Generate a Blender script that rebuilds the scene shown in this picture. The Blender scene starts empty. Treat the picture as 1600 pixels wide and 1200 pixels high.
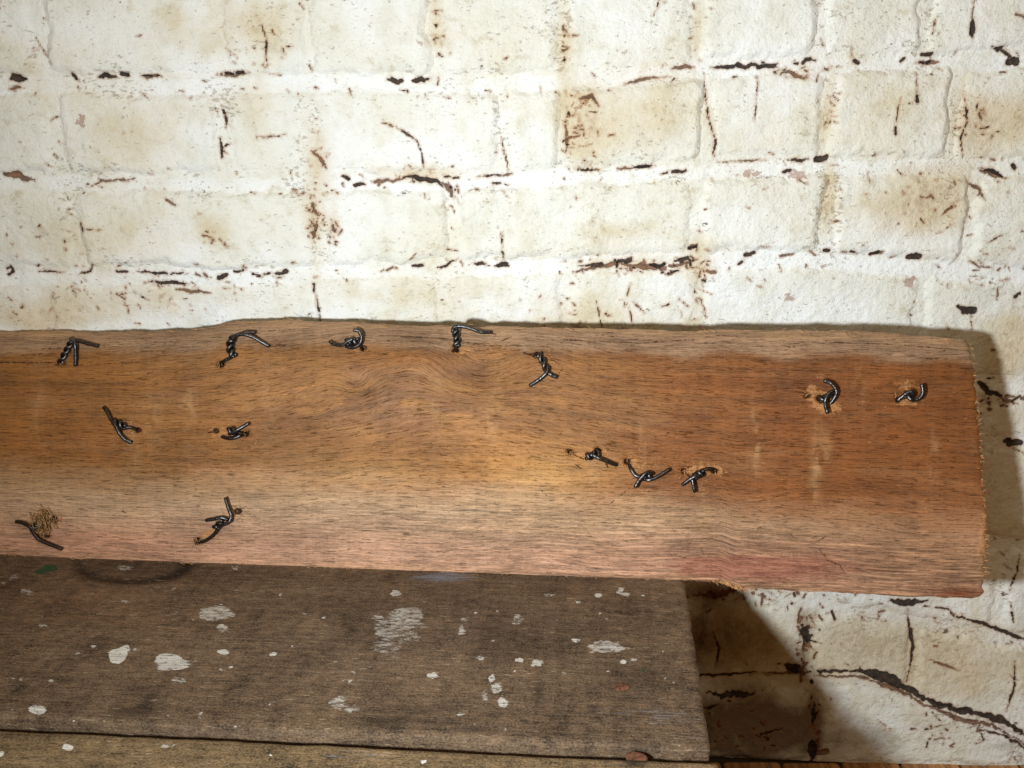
import bpy, math, random
import numpy as np
from mathutils import Vector

# ------------------------------------------------------------------ camera, light, exposure
SC = bpy.context.scene
COL = SC.collection
F_PX, PITCH = 1331.0, math.radians(15)          # focal length for a 1600 px wide frame, downward tilt
CAM = np.array([0.0, -0.57, 0.25])
cam_d = bpy.data.cameras.new('camera'); cam = bpy.data.objects.new('camera', cam_d); COL.objects.link(cam)
cam.location = CAM; cam.rotation_euler = (math.pi/2 - PITCH, 0, 0)
cam_d.sensor_width = 36; cam_d.lens = 36*F_PX/1600; cam_d.clip_start = 0.01; cam_d.clip_end = 50
SC.camera = cam

world = bpy.data.worlds.new('World'); SC.world = world; world.use_nodes = True
bg = world.node_tree.nodes['Background']
bg.inputs['Color'].default_value = (0.112, 0.068, 0.026, 1); bg.inputs['Strength'].default_value = 1.0

key_d = bpy.data.lights.new('key_lamp', 'AREA'); key = bpy.data.objects.new('key_lamp', key_d); COL.objects.link(key)
key_d.shape = 'DISK'; key_d.size = 0.030; key_d.energy = 4.2; key_d.color = (0.90, 0.97, 1.0)
key.location = (-0.125, -0.56, 0.194)
key.rotation_euler = (Vector((0.42, 0, 0.26)) - Vector(key.location)).to_track_quat('-Z', 'Y').to_euler()

top_fill_d = bpy.data.lights.new('overhead_fill', 'AREA'); top_fill = bpy.data.objects.new('overhead_fill', top_fill_d); COL.objects.link(top_fill)  # added soft fill from above to even out the falloff; no known lamp
top_fill_d.shape = 'DISK'; top_fill_d.size = 0.5; top_fill_d.energy = 4.0; top_fill_d.color = (1.0, 0.86, 0.62)
top_fill.location = (0.0, -1.05, 1.35)
top_fill.rotation_euler = (Vector((0.0, 0, 0.25)) - Vector(top_fill.location)).to_track_quat('-Z', 'Y').to_euler()

SC.view_settings.view_transform = 'Standard'; SC.view_settings.look = 'None'
SC.view_settings.exposure = 0.24; SC.view_settings.gamma = 1; SC.view_settings.use_curve_mapping = False
SC.render.engine = 'CYCLES'

# ------------------------------------------------------------------ helpers
rng = np.random.default_rng(11); random.seed(5)
FW = np.array([0, math.cos(PITCH), -math.sin(PITCH)]); UP = np.array([0, math.sin(PITCH), math.cos(PITCH)])

def on_plane(px, py, n, p0):
    """photo point (1600 x 1200) -> the point of the plane (n, p0) seen there; arrays allowed"""
    px = np.asarray(px, float); py = np.asarray(py, float)
    d = FW + np.stack([(px-800)/F_PX, np.zeros_like(px), np.zeros_like(px)], -1) - UP*((py-600)/F_PX)[..., None]
    t = np.dot(p0-CAM, n)/(d@n)
    return CAM + d*t[..., None]

def project(P):
    d = P-CAM; z = d@FW
    return 800+F_PX*d[..., 0]/z, 600-F_PX*(d@UP)/z

def lin(r, g, b):
    f = lambda c: c/255/12.92 if c/255 <= .04045 else ((c/255+.055)/1.055)**2.4
    return np.array([f(r), f(g), f(b)])

def sstep(a, b, x):
    t = np.clip((x-a)/(b-a), 0, 1); return t*t*(3-2*t)

def vnoise(x, y, seed=0):
    r = np.random.default_rng(seed).random((256, 256))
    xi = np.floor(x).astype(int); yi = np.floor(y).astype(int); fx = x-xi; fy = y-yi
    fx = fx*fx*(3-2*fx); fy = fy*fy*(3-2*fy)
    a = r[xi % 256, yi % 256]; b = r[(xi+1) % 256, yi % 256]; c = r[xi % 256, (yi+1) % 256]; d = r[(xi+1) % 256, (yi+1) % 256]
    return (a*(1-fx)+b*fx)*(1-fy)+(c*(1-fx)+d*fx)*fy

def fbm(x, y, seed=0, oct=4):
    s = 0; a = .5; t = 0
    for k in range(oct):
        s = s+a*vnoise(x*2**k+17.3*k, y*2**k+5.1*k, seed+k); t += a; a *= .5
    return s/t

def link(name, me, mat, parent=None, loc=(0, 0, 0)):
    o = bpy.data.objects.new(name, me); COL.objects.link(o)
    if mat: me.materials.append(mat)
    o.parent = parent; o.location = loc
    return o

def tag(o, label=None, cat=None, group=None, kind=None):
    for k, v in (('label', label), ('category', cat), ('group', group), ('kind', kind)):
        if v: o[k] = v
    return o

def mesh(name, verts, faces, smooth=True, attrs=None):
    me = bpy.data.meshes.new(name)
    verts = np.asarray(verts, np.float32)
    if isinstance(faces, np.ndarray) and faces.ndim == 2:
        n, k = faces.shape
        me.vertices.add(len(verts)); me.vertices.foreach_set('co', verts.ravel())
        me.loops.add(n*k); me.loops.foreach_set('vertex_index', faces.astype(np.int32).ravel())
        me.polygons.add(n)
        me.polygons.foreach_set('loop_start', np.arange(0, n*k, k, dtype=np.int32))
        me.polygons.foreach_set('loop_total', np.full(n, k, np.int32))
        me.update(calc_edges=True); me.validate()
    else:
        me.from_pydata([tuple(v) for v in verts], [], [tuple(f) for f in faces]); me.update()
    me.polygons.foreach_set('use_smooth', np.full(len(me.polygons), smooth))
    for nm, arr in (attrs or {}).items():
        a = me.attributes.new(nm, 'FLOAT_COLOR', 'POINT')
        c = np.ones((len(verts), 4), np.float32); c[:, :arr.shape[1]] = arr
        a.data.foreach_set('color', c.ravel())
    return me

def grid_faces(nr, nc):
    i = np.arange(nr*nc).reshape(nr, nc)
    return np.stack([i[:-1, :-1], i[:-1, 1:], i[1:, 1:], i[1:, :-1]], -1).reshape(-1, 4)

def box(x0, x1, y0, y1, z0, z1, b=0.0015):
    """a box with small chamfers on its upright and top edges"""
    V = []; F = []
    def ring(ix, z):
        s = len(V)
        a, c, d, e = x0+ix, x1-ix, y0+ix, y1-ix
        for p in ((a+b, d), (c-b, d), (c, d+b), (c, e-b), (c-b, e), (a+b, e), (a, e-b), (a, d+b)): V.append((p[0], p[1], z))
        return s
    r = [ring(0, z0), ring(0, z1-b), ring(b, z1)]
    for q in range(2):
        for k in range(8): F.append((r[q]+k, r[q]+(k+1) % 8, r[q+1]+(k+1) % 8, r[q+1]+k))
    F.append(tuple(range(r[2], r[2]+8))); F.append(tuple(reversed(range(r[0], r[0]+8))))
    return V, F

def smooth_path(P, n=6):
    P = [np.asarray(p, float) for p in P]
    if len(P) < 3: return P
    Q = [2*P[0]-P[1]]+P+[2*P[-1]-P[-2]]; out = []
    for i in range(1, len(Q)-2):
        for k in range(n):
            t = k/n; a, b, c, d = Q[i-1:i+3]
            out.append(.5*((2*b)+(c-a)*t+(2*a-5*b+4*c-d)*t*t+(3*b-a-3*c+d)*t**3))
    return out+[P[-1]]

def tube(paths, r, ns=10, wob=0.0, taper=None):
    """round wire along one or more paths, closed ends with a slightly pinched cut"""
    V = []; F = []
    for P in paths:
        P = np.array(P); T = np.gradient(P, axis=0); T /= np.linalg.norm(T, axis=1)[:, None]+1e-12
        a = np.array([.3, .5, .8]); N = np.cross(T[0], a); N /= np.linalg.norm(N); s = len(V)
        for i in range(len(P)):
            N = N-T[i]*np.dot(N, T[i]); N /= np.linalg.norm(N); B = np.cross(T[i], N)
            rr = r*(1+wob*(random.random()-.5))
            if i in (0, len(P)-1): rr *= .95
            if taper: rr *= taper(i/(len(P)-1))
            for k in range(ns):
                an = 2*math.pi*k/ns; V.append(P[i]+rr*(math.cos(an)*N+math.sin(an)*B))
        for i in range(len(P)-1):
            for k in range(ns):
                F.append((s+i*ns+k, s+i*ns+(k+1) % ns, s+(i+1)*ns+(k+1) % ns, s+(i+1)*ns+k))
        F.append(tuple(reversed(range(s, s+ns)))); F.append(tuple(range(s+(len(P)-1)*ns, s+len(P)*ns)))
    return V, F

# ------------------------------------------------------------------ node helper
class NT:
    def __init__(self, name, rough=.7):
        self.m = bpy.data.materials.new(name); self.m.use_nodes = True
        self.t = self.m.node_tree; self.bsdf = self.t.nodes['Principled BSDF']
        self.bsdf.inputs['Roughness'].default_value = rough
    def put(self, sock, v):
        if isinstance(v, bpy.types.NodeSocket): self.t.links.new(v, sock)
        elif v is not None:
            if hasattr(sock.default_value, '__len__') and not hasattr(v, '__len__'): v = [v]*len(sock.default_value)
            if hasattr(sock.default_value, '__len__') and len(sock.default_value) == 4 and len(v) == 3: v = (*v, 1)
            sock.default_value = v
    def math(self, op, a, b=None, c=None, clamp=False):
        n = self.t.nodes.new('ShaderNodeMath'); n.operation = op; n.use_clamp = clamp
        for i, v in enumerate((a, b, c)): self.put(n.inputs[i], v)
        return n.outputs[0]
    def mul(self, a, b): return self.math('MULTIPLY', a, b)
    def add(self, a, b): return self.math('ADD', a, b)
    def sub(self, a, b): return self.math('SUBTRACT', a, b)
    def ramp(self, v, a, b, c=0., d=1., mode='SMOOTHSTEP'):
        n = self.t.nodes.new('ShaderNodeMapRange'); n.interpolation_type = mode
        for i, x in enumerate((v, a, b, c, d)): self.put(n.inputs[i], x)
        return n.outputs[0]
    def mix(self, f, a, b, mode='MIX'):
        n = self.t.nodes.new('ShaderNodeMix'); n.data_type = 'RGBA'; n.blend_type = mode
        self.put(n.inputs[0], f); self.put(n.inputs[6], a); self.put(n.inputs[7], b); return n.outputs[2]
    def attr(self, name):
        n = self.t.nodes.new('ShaderNodeAttribute'); n.attribute_name = name; return n
    def sep(self, v):
        n = self.t.nodes.new('ShaderNodeSeparateXYZ'); self.put(n.inputs[0], v); return n.outputs
    def vec(self, v, scale=(1, 1, 1), loc=(0, 0, 0), rot=(0, 0, 0)):
        n = self.t.nodes.new('ShaderNodeMapping'); self.put(n.inputs[0], v); n.inputs[3].default_value = scale
        n.inputs[1].default_value = loc; n.inputs[2].default_value = rot; return n.outputs[0]
    def noise(self, v, scale, detail=4, rough=.55, dist=0., lac=2.):
        n = self.t.nodes.new('ShaderNodeTexNoise'); self.put(n.inputs['Vector'], v); n.inputs['Scale'].default_value = scale
        n.inputs['Detail'].default_value = detail; n.inputs['Roughness'].default_value = rough
        n.inputs['Distortion'].default_value = dist; n.inputs['Lacunarity'].default_value = lac; return n.outputs[0]
    def voro(self, v, scale, feat='F1'):
        n = self.t.nodes.new('ShaderNodeTexVoronoi'); n.feature = feat; self.put(n.inputs['Vector'], v); n.inputs['Scale'].default_value = scale
        return n.outputs[0]
    def pos(self): return self.t.nodes.new('ShaderNodeNewGeometry').outputs['Position']
    def bump(self, h, strength, dist, normal=None):
        n = self.t.nodes.new('ShaderNodeBump'); n.inputs['Strength'].default_value = strength; n.inputs['Distance'].default_value = dist
        self.put(n.inputs['Height'], h)
        if normal: self.put(n.inputs['Normal'], normal)
        return n.outputs[0]
    def out(self, color=None, normal=None, rough=None, metal=None, spec=None):
        for k, v in (('Base Color', color), ('Normal', normal), ('Roughness', rough), ('Metallic', metal), ('Specular IOR Level', spec)):
            if v is not None: self.put(self.bsdf.inputs[k], v)
        return self.m

# ------------------------------------------------------------------ materials
def mat_backdrop():
    n = NT('whitewashed_brick_print'); P = n.pos()
    A = n.attr('marks'); B = n.attr('stains'); a = n.sep(A.outputs['Vector']); b = n.sep(B.outputs['Vector'])
    red = A.outputs['Alpha']; dark = B.outputs['Alpha']
    big = n.noise(P, 11, 5, .6); mid = n.noise(P, 45, 5, .65); fin = n.noise(P, 260, 4, .6); grit = n.noise(P, 800, 3, .6)
    mort = n.ramp(n.add(a[2], n.add(n.mul(n.sub(n.noise(P, 60, 4, .6), .5), 1.0), n.mul(n.sub(n.noise(P, 14, 3, .6), .52), 2.4))), .3, .95)
    col = n.mix(n.ramp(big, .36, .60), lin(231, 232, 231), lin(223, 222, 213))
    col = n.mix(n.mul(n.ramp(mid, .47, .70), .5), col, lin(209, 207, 192))
    col = n.mix(n.mul(n.ramp(n.noise(n.vec(P, (1, 1, .4)), 26, 5, .65), .54, .68), .4), col, lin(208, 212, 206))
    col = n.mix(n.mul(mort, .55), col, lin(237, 240, 243))
    col = n.mix(n.mul(n.ramp(n.noise(n.vec(P, (1, 1, 1.3), (3, 0, 5)), 8.5, 5, .6), .50, .72), .34), col, lin(206, 190, 150))
    # ochre stains and tan strips
    sf = n.ramp(n.add(b[0], n.mul(n.sub(mid, .5), 1.0)), .12, .95)
    col = n.mix(n.mul(sf, .55), col, lin(196, 172, 122))
    sf2 = n.mul(n.ramp(n.add(b[0], n.mul(n.sub(fin, .5), 2.2)), .85, 1.35), .28)
    col = n.mix(sf2, col, lin(150, 108, 62))
    # dark brown patches
    df = n.ramp(n.add(dark, n.mul(n.sub(mid, .5), 1.2)), .15, 1.0)
    col = n.mix(n.mul(df, .85), col, lin(92, 62, 38))
    # red brick showing through
    rf = n.ramp(n.add(red, n.mul(n.sub(fin, .5), 2.6)), .55, .75)
    col = n.mix(n.mul(rf, .6), col, lin(146, 92, 72))
    # stipple specks in clumps, denser along the joints
    clump = n.ramp(n.noise(P, 26, 4, .65), .46, .66); jd = n.mul(b[1], n.add(.25, clump))
    st = n.noise(n.vec(P, (1.0, 1.0, 1.9), rot=(0, .5, 0)), 260, 3, .62)
    sp = n.ramp(n.add(n.add(st, n.mul(jd, .12)), n.mul(clump, .035)), .66, .74)
    col = n.mix(n.mul(sp, .45), col, lin(150, 124, 84))
    sp2 = n.ramp(n.add(n.noise(n.vec(P, (1.0, 1.0, 1.5), rot=(0, -.4, 0)), 150, 4, .65), n.mul(jd, .10)), .70, .76)
    col = n.mix(n.mul(sp2, .85), col, lin(84, 58, 36))
    lump = n.noise(n.vec(P, (1, 1, 1.25), rot=(0, .35, 0)), 95, 6, .72)
    col = n.mix(n.mul(n.ramp(lump, .52, .66), n.add(.08, n.mul(n.ramp(big, .42, .62), .36))), col, lin(176, 162, 124))
    # pale relief flecks with a grey edge
    fk = n.noise(n.vec(P, (1, 1, 1.8), rot=(0, .6, 0)), 420, 3, .6)
    col = n.mix(n.mul(n.ramp(fk, .57, .70), n.add(.16, n.mul(clump, .25))), col, lin(160, 154, 136))
    # brown and black cracks: signed distances in millimetres, edges broken up
    wob = n.add(n.mul(n.sub(n.noise(P, 520, 4, .65), .47), 2.0), n.mul(n.sub(n.noise(P, 120, 2, .5), .5), 1.1))
    halo = n.ramp(n.add(n.math('MINIMUM', a[0], a[1]), n.mul(wob, 1.8)), 1.8, -.3)
    col = n.mix(n.mul(halo, .6), col, lin(158, 106, 58))
    bc = n.ramp(n.add(a[1], wob), .3, -.25)
    col = n.mix(n.mul(bc, .75), col, n.mix(n.ramp(fin, .4, .6), lin(112, 66, 34), lin(52, 28, 18)))
    kc = n.ramp(n.add(a[0], wob), .22, -.18)
    col = n.mix(n.mul(kc, .95), col, n.mix(n.ramp(fin, .42, .62), (.016, .013, .014), (.05, .032, .022)))
    h = n.add(n.add(n.mul(big, 1.2), n.mul(mid, .6)), n.add(n.mul(fin, .34), n.add(n.mul(grit, .10), n.mul(lump, .6))))
    h = n.sub(h, n.add(n.mul(kc, .5), n.add(n.mul(bc, .3), n.mul(sp, .12))))
    return n.out(col, n.bump(h, .9, .0030), .82, spec=.25)

def mat_plank():
    n = NT('aged_pine'); t = n.attr('tone').outputs['Color']; ga = n.attr('grain'); g = ga.outputs['Vector']
    rid = n.sep(g)[2]; mk = n.attr('wear'); w = n.sep(mk.outputs['Vector']); uv = n.vec(g, (1, 1, 0))
    lg = n.noise(n.vec(uv, (10, 300, 1)), 1, 5, .66, .3)            # broad growth bands
    fb = n.noise(n.vec(uv, (60, 1250, 1)), 1, 5, .66, .3)              # fibres
    ff = n.noise(n.vec(uv, (190, 2600, 1)), 1, 3, .6)               # fine fibres
    po = n.noise(n.vec(uv, (85, 1350, 1), (3, 7, 0)), 1, 3, .6)     # open pores
    sw = n.noise(n.vec(uv, (700, 26, 1), (1, 2, 0)), 1, 3, .6)      # cross saw marks
    cl = n.noise(n.vec(uv, (24, 34, 1), (5, 1, 0)), 1, 4, .6)       # cloudy patches
    # raised ridges of the weathered lower edge
    ph = n.add(n.mul(n.sep(uv)[1], 1/.0026), n.mul(n.noise(n.vec(uv, (5, 110, 1)), 1, 3, .55), 4.0))
    rd = n.math('SINE', n.mul(ph, 6.2832)); rd = n.ramp(rd, -1, 1)
    rd = n.mix(n.ramp(n.noise(n.vec(uv, (30, 200, 1)), 1, 2), .35, .6), rd, n.ramp(fb, .3, .7))
    tone = n.add(.50, n.add(n.mul(n.ramp(lg, .25, .75), .40), n.mul(n.ramp(fb, .3, .7), .36)))
    tone = n.add(tone, n.mul(n.sub(ff, .5), .9))
    tone = n.add(tone, n.mul(n.sub(cl, .5), .95))
    tone = n.add(tone, n.mul(n.sub(sw, .5), .22))
    tone = n.add(tone, n.mul(n.sub(n.sep(rd)[0], .5), n.mul(rid, .55)))
    cb = n.t.nodes.new('ShaderNodeCombineColor')
    for i in range(3): n.put(cb.inputs[i], tone)
    col = n.mix(1.0, t, cb.outputs[0], 'MULTIPLY')
    # grey bleaching varies the hue
    col = n.mix(n.mul(n.ramp(n.noise(n.vec(uv, (14, 90, 1), (9, 4, 0)), 1, 4), .5, .75), .35), col, n.mix(.5, col, lin(172, 134, 94)))
    po2 = n.noise(n.vec(uv, (150, 2100, 1), (6, 2, 0)), 1, 3, .6)
    pm = n.add(n.mul(n.ramp(po, .60, .70), n.add(.35, n.mul(lg, .9))), n.mul(n.ramp(po2, .61, .70), .4))
    col = n.mix(n.math('MULTIPLY', n.mul(pm, n.sub(1.0, n.mul(rid, .4))), .34, clamp=True), col, n.mix(.62, col, lin(66, 36, 17)))
    fl = n.ramp(n.noise(n.vec(uv, (120, 900, 1), (2, 9, 0)), 1, 3, .6), .67, .76)
    col = n.mix(n.mul(fl, .5), col, lin(214, 168, 120))
    # pale torn wood, dark holes and cracks, red tint
    tear = n.ramp(n.add(w[0], n.mul(n.sub(n.noise(n.vec(uv, (380, 520, 1)), 1, 3, .6), .5), 1.5)), .45, .8)
    col = n.mix(n.mul(tear, n.ramp(fb, .3, .65, .25, .85)), col, lin(184, 130, 80))
    wob = n.mul(n.sub(n.noise(n.vec(uv, (500, 900, 1)), 1, 3, .6), .5), 1.3)
    ck = n.ramp(n.add(w[1], wob), .15, -.35)
    col = n.mix(n.mul(ck, .9), col, lin(42, 20, 9))
    rdn = n.mul(n.ramp(n.add(w[2], n.mul(n.sub(n.noise(n.vec(uv, (40, 420, 1), (7, 7, 0)), 1, 4, .6), .5), 1.1)), .4, 1.0), .42)
    col = n.mix(rdn, col, lin(150, 76, 60))
    h = n.add(n.add(n.mul(lg, .35), n.mul(fb, .55)), n.add(n.mul(ff, .25), n.mul(n.mul(n.sep(rd)[0], rid), .45)))
    h = n.sub(h, n.add(n.mul(pm, .7), n.mul(ck, .8))); h = n.add(h, n.mul(tear, .25)); h = n.add(h, n.mul(sw, .12))
    return n.out(col, n.bump(h, .95, .0011), n.ramp(fb, .3, .7, .62, .48), spec=.35)

def mat_bench():
    n = NT('worn_bench_wood'); t = n.attr('tone').outputs['Color']; g = n.attr('grain').outputs['Vector']
    uv = n.vec(g, (1, 1, 0)); mk = n.attr('paint'); p = n.sep(mk.outputs['Vector'])
    lg = n.noise(n.vec(uv, (7, 130, 1)), 1, 5, .62, .3); fb = n.noise(n.vec(uv, (60, 900, 1)), 1, 4, .62)
    sw = n.noise(n.vec(uv, (520, 45, 1), (1, 2, 0), (0, 0, .18)), 1, 4, .65); cl = n.noise(n.vec(uv, (22, 30, 1), (5, 1, 0)), 1, 5, .65)
    gr = n.noise(uv, 900, 3, .65)
    sw2 = n.noise(n.vec(uv, (90, 14, 1), (4, 2, 0), (0, 0, .3)), 1, 4, .65, .3)
    tone = n.add(.60, n.add(n.mul(n.ramp(lg, .25, .75), .12), n.mul(n.ramp(fb, .3, .7), .14)))
    tone = n.add(tone, n.mul(n.sub(n.noise(n.vec(uv, (14, 620, 1), (2, 2, 0)), 1, 4, .6, .2), .5), .9)); tone = n.add(tone, n.mul(n.sub(cl, .5), 1.2)); tone = n.add(tone, n.mul(n.sub(gr, .5), 2.2)); tone = n.add(tone, n.mul(n.sub(n.noise(n.vec(uv, (160, 240, 1), (6, 1, 0)), 1, 5, .7), .5), 1.8))
    tone = n.add(tone, n.add(n.mul(n.sub(sw2, .5), .7), n.mul(n.sub(n.noise(n.vec(uv, (330, 34, 1), (2, 6, 0), (0, 0, .42)), 1, 4, .65, .4), .5), .25)))
    tone = n.math('MAXIMUM', tone, .12)
    cb = n.t.nodes.new('ShaderNodeCombineColor')
    for i in range(3): n.put(cb.inputs[i], tone)
    col = n.mix(1.0, t, cb.outputs[0], 'MULTIPLY')
    col = n.mix(n.mul(n.ramp(n.noise(n.vec(uv, (130, 300, 1), (3, 3, 0)), 1, 4, .7), .60, .72), .5), col, lin(150, 132, 106))
    for (rz, lo) in ((.5, (3, 1, 0)), (-.7, (7, 5, 0)), (1.3, (2, 8, 0))):
        scr = n.ramp(n.noise(n.vec(uv, (110, 900, 1), lo, (0, 0, rz)), 1, 2, .5), .665, .71)
        col = n.mix(n.mul(scr, n.mul(n.ramp(cl, .40, .60), .75)), col, lin(162, 142, 116))
    pores = n.ramp(n.noise(n.vec(uv, (90, 800, 1), (8, 1, 0)), 1, 3, .6), .62, .70)
    col = n.mix(n.mul(pores, .35), col, (.018, .013, .009))
    # old paint: distance in mm (+), chipped by the grain
    chip = n.add(n.mul(n.sub(n.noise(uv, 330, 4, .7), .46), 7.0), n.mul(n.sub(n.noise(n.vec(uv, (300, 1100, 1)), 1, 3, .65), .46), 8.0))
    solid = p[1]
    edge = n.mul(n.sub(n.noise(uv, 300, 4, .65), .5), 2.6)
    pf = n.ramp(n.add(p[0], n.add(edge, n.mul(chip, n.sub(1.12, solid)))), .25, -.25)
    pf = n.mul(pf, n.ramp(n.add(n.noise(n.vec(uv, (170, 420, 1), (4, 4, 0)), 1, 5, .72), n.mul(solid, .13)), .44, .58))
    pc = n.mix(n.ramp(gr, .35, .65), n.mix(.2, mk.outputs['Color'], lin(150, 146, 138)), lin(205, 200, 188))
    col = n.mix(n.mul(pf, n.ramp(solid, 0, 1, .5, .92)), col, n.mix(n.ramp(fb, .35, .65), lin(176, 171, 164), lin(222, 218, 210)))
    gf = n.ramp(n.add(p[2], n.mul(chip, .5)), .3, -.3)
    col = n.mix(n.mul(gf, .85), col, lin(24, 66, 40))
    bf = n.mul(n.ramp(n.add(mk.outputs['Alpha'], n.mul(n.sub(fb, .5), 2.0)), .45, .9), .55)
    col = n.mix(bf, col, lin(132, 140, 158))
    h = n.add(n.add(n.mul(lg, .5), n.mul(fb, .3)), n.add(n.mul(sw, .12), n.mul(gr, .7)))
    h = n.add(n.sub(h, n.mul(pores, .5)), n.mul(pf, .25))
    return n.out(col, n.bump(h, .7, .0010), n.ramp(lg, .3, .7, .55, .75), spec=.3)

def mat_simple(name, c1, c2, scale, rough=.6, metal=0, stretch=(1, 1, 1), bumpd=.0004):
    n = NT(name); P = n.vec(n.t.nodes.new('ShaderNodeTexCoord').outputs['Object'], stretch)
    a = n.noise(P, scale, 5, .65); b = n.noise(P, scale*4.3, 3, .6)
    f = n.ramp(n.add(n.mul(a, .7), n.mul(b, .3)), .35, .65)
    return n.out(n.mix(f, c1, c2), n.bump(n.add(a, n.mul(b, .4)), .5, bumpd), n.ramp(b, .3, .7, rough-.08, rough+.12), metal)

M_BACKDROP = mat_backdrop(); M_PLANK = mat_plank(); M_BENCH = mat_bench()
M_WIRE = mat_simple('dark_steel_wire', (.05, .05, .055), (.13, .125, .125), 900, .33, 1.0, bumpd=.00022)
M_WIRE2 = mat_simple('browned_steel_wire', (.03, .023, .021), (.085, .06, .047), 800, .42, .9, bumpd=.0003)
M_RUST = mat_simple('rusty_iron', lin(58, 34, 22), lin(124, 80, 54), 420, .8, .2, bumpd=.0008)
M_FLOOR = mat_simple('brown_floorboard', lin(116, 74, 42), lin(188, 136, 84), 30, .55, 0, (6, 1, 1))
M_FGAP = mat_simple('dark_floor_gap', (.012, .009, .007), (.02, .015, .012), 60, .8)
M_STRAW = mat_simple('dry_straw', lin(96, 68, 36), lin(176, 138, 88), 300, .7)
M_SPLINT = mat_simple('pale_splinter', lin(150, 100, 58), lin(208, 160, 108), 300, .7)

# ------------------------------------------------------------------ floor: printed parquet of the hanging cloth, built as boards
FLOOR_Z = -0.205
v, f = box(-0.9, 0.9, -1.3, 0.02, FLOOR_Z-.03, FLOOR_Z-.004)
floor = tag(link('floor', mesh('floor', v, f, False), M_FGAP), kind='structure')
bw = .046
base_me = {}
for i in range(34):
    x = -0.78+i*bw
    for k, (ya, yb) in enumerate(((-.006, -.42), (-.422, -.86), (-.862, -1.28))):
        if k not in base_me:
            v, f = box(-bw/2+.0012, bw/2-.0012, yb, ya, -.006, 0)
            base_me[k] = mesh('floor_board', v, f, False); base_me[k].materials.append(M_FLOOR)
        link('floor_board', base_me[k], None, floor, (x, 0, FLOOR_Z+random.uniform(-.0005, .0004)))

# ------------------------------------------------------------------ brick wall (plane Y = 0), a printed cloth built as low-relief bricks
NY = np.array([0., 1, 0]); O = np.zeros(3)
def backdrop_pt(px, py):
    p = on_plane(np.asarray(px, float), np.asarray(py, float), NY, O); return p[..., 0], p[..., 2]
GS = 0.001
XS = np.arange(-.52, .5201, GS); ZS = np.arange(FLOOR_Z, .4301, GS)
X, Z = np.meshgrid(XS, ZS)
BLACK = np.full(X.shape, 6.0); BROWN = np.full(X.shape, 6.0)
STAIN = np.zeros(X.shape); RED = np.zeros(X.shape); DARKPATCH = np.zeros(X.shape); SPECK = np.zeros(X.shape)
PXMM = .42

def stroke(F, pts, w):
    """a broken, uneven crack: short pieces with jittered places and widths"""
    xs, zs = backdrop_pt([p[0] for p in pts], [p[1] for p in pts]); Q = [(xs[0], zs[0])]
    for k in range(len(xs)-1):
        n = max(1, int(math.hypot(xs[k+1]-xs[k], zs[k+1]-zs[k])/.0022)); j = .00015+.00014*min(w, 4)
        for i in range(1, n+1): Q.append((xs[k]+(xs[k+1]-xs[k])*i/n+rng.normal(0, j*.6), zs[k]+(zs[k+1]-zs[k])*i/n+rng.normal(0, j)))
    ww = 1.0; m = .006
    for k in range(max(1, len(Q)-1)):
        (ax, az), (bx_, bz) = Q[k], Q[min(k+1, len(Q)-1)]
        ww = .72*ww+.28*rng.choice([.25, .5, .9, 1.4, 2.4]) if len(Q) > 2 else 1.0; u = (k+.5)/max(1, len(Q)-1)
        if len(Q) > 4 and rng.random() < .05: continue
        hw = w*PXMM*ww*(min(1, .25+2.2*min(u, 1-u)) if len(Q) > 4 else 1)
        i0, i1 = np.searchsorted(XS, [min(ax, bx_)-m, max(ax, bx_)+m]); j0, j1 = np.searchsorted(ZS, [min(az, bz)-m, max(az, bz)+m])
        if i1 <= i0 or j1 <= j0: continue
        gx = X[j0:j1, i0:i1]; gz = Z[j0:j1, i0:i1]; L = (bx_-ax)**2+(bz-az)**2+1e-12
        t = np.clip(((gx-ax)*(bx_-ax)+(gz-az)*(bz-az))/L, 0, 1)
        F[j0:j1, i0:i1] = np.minimum(F[j0:j1, i0:i1], np.hypot(gx-ax-t*(bx_-ax), gz-az-t*(bz-az))*1000-hw)

def blot(F, px, py, rx, ry, s=1.0):
    x, z = backdrop_pt(px, py); a = rx*PXMM/1000; b = ry*PXMM/1000
    F += s*np.exp(-(((X-x)/a)**2+((Z-z)/b)**2)*.9)

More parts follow.
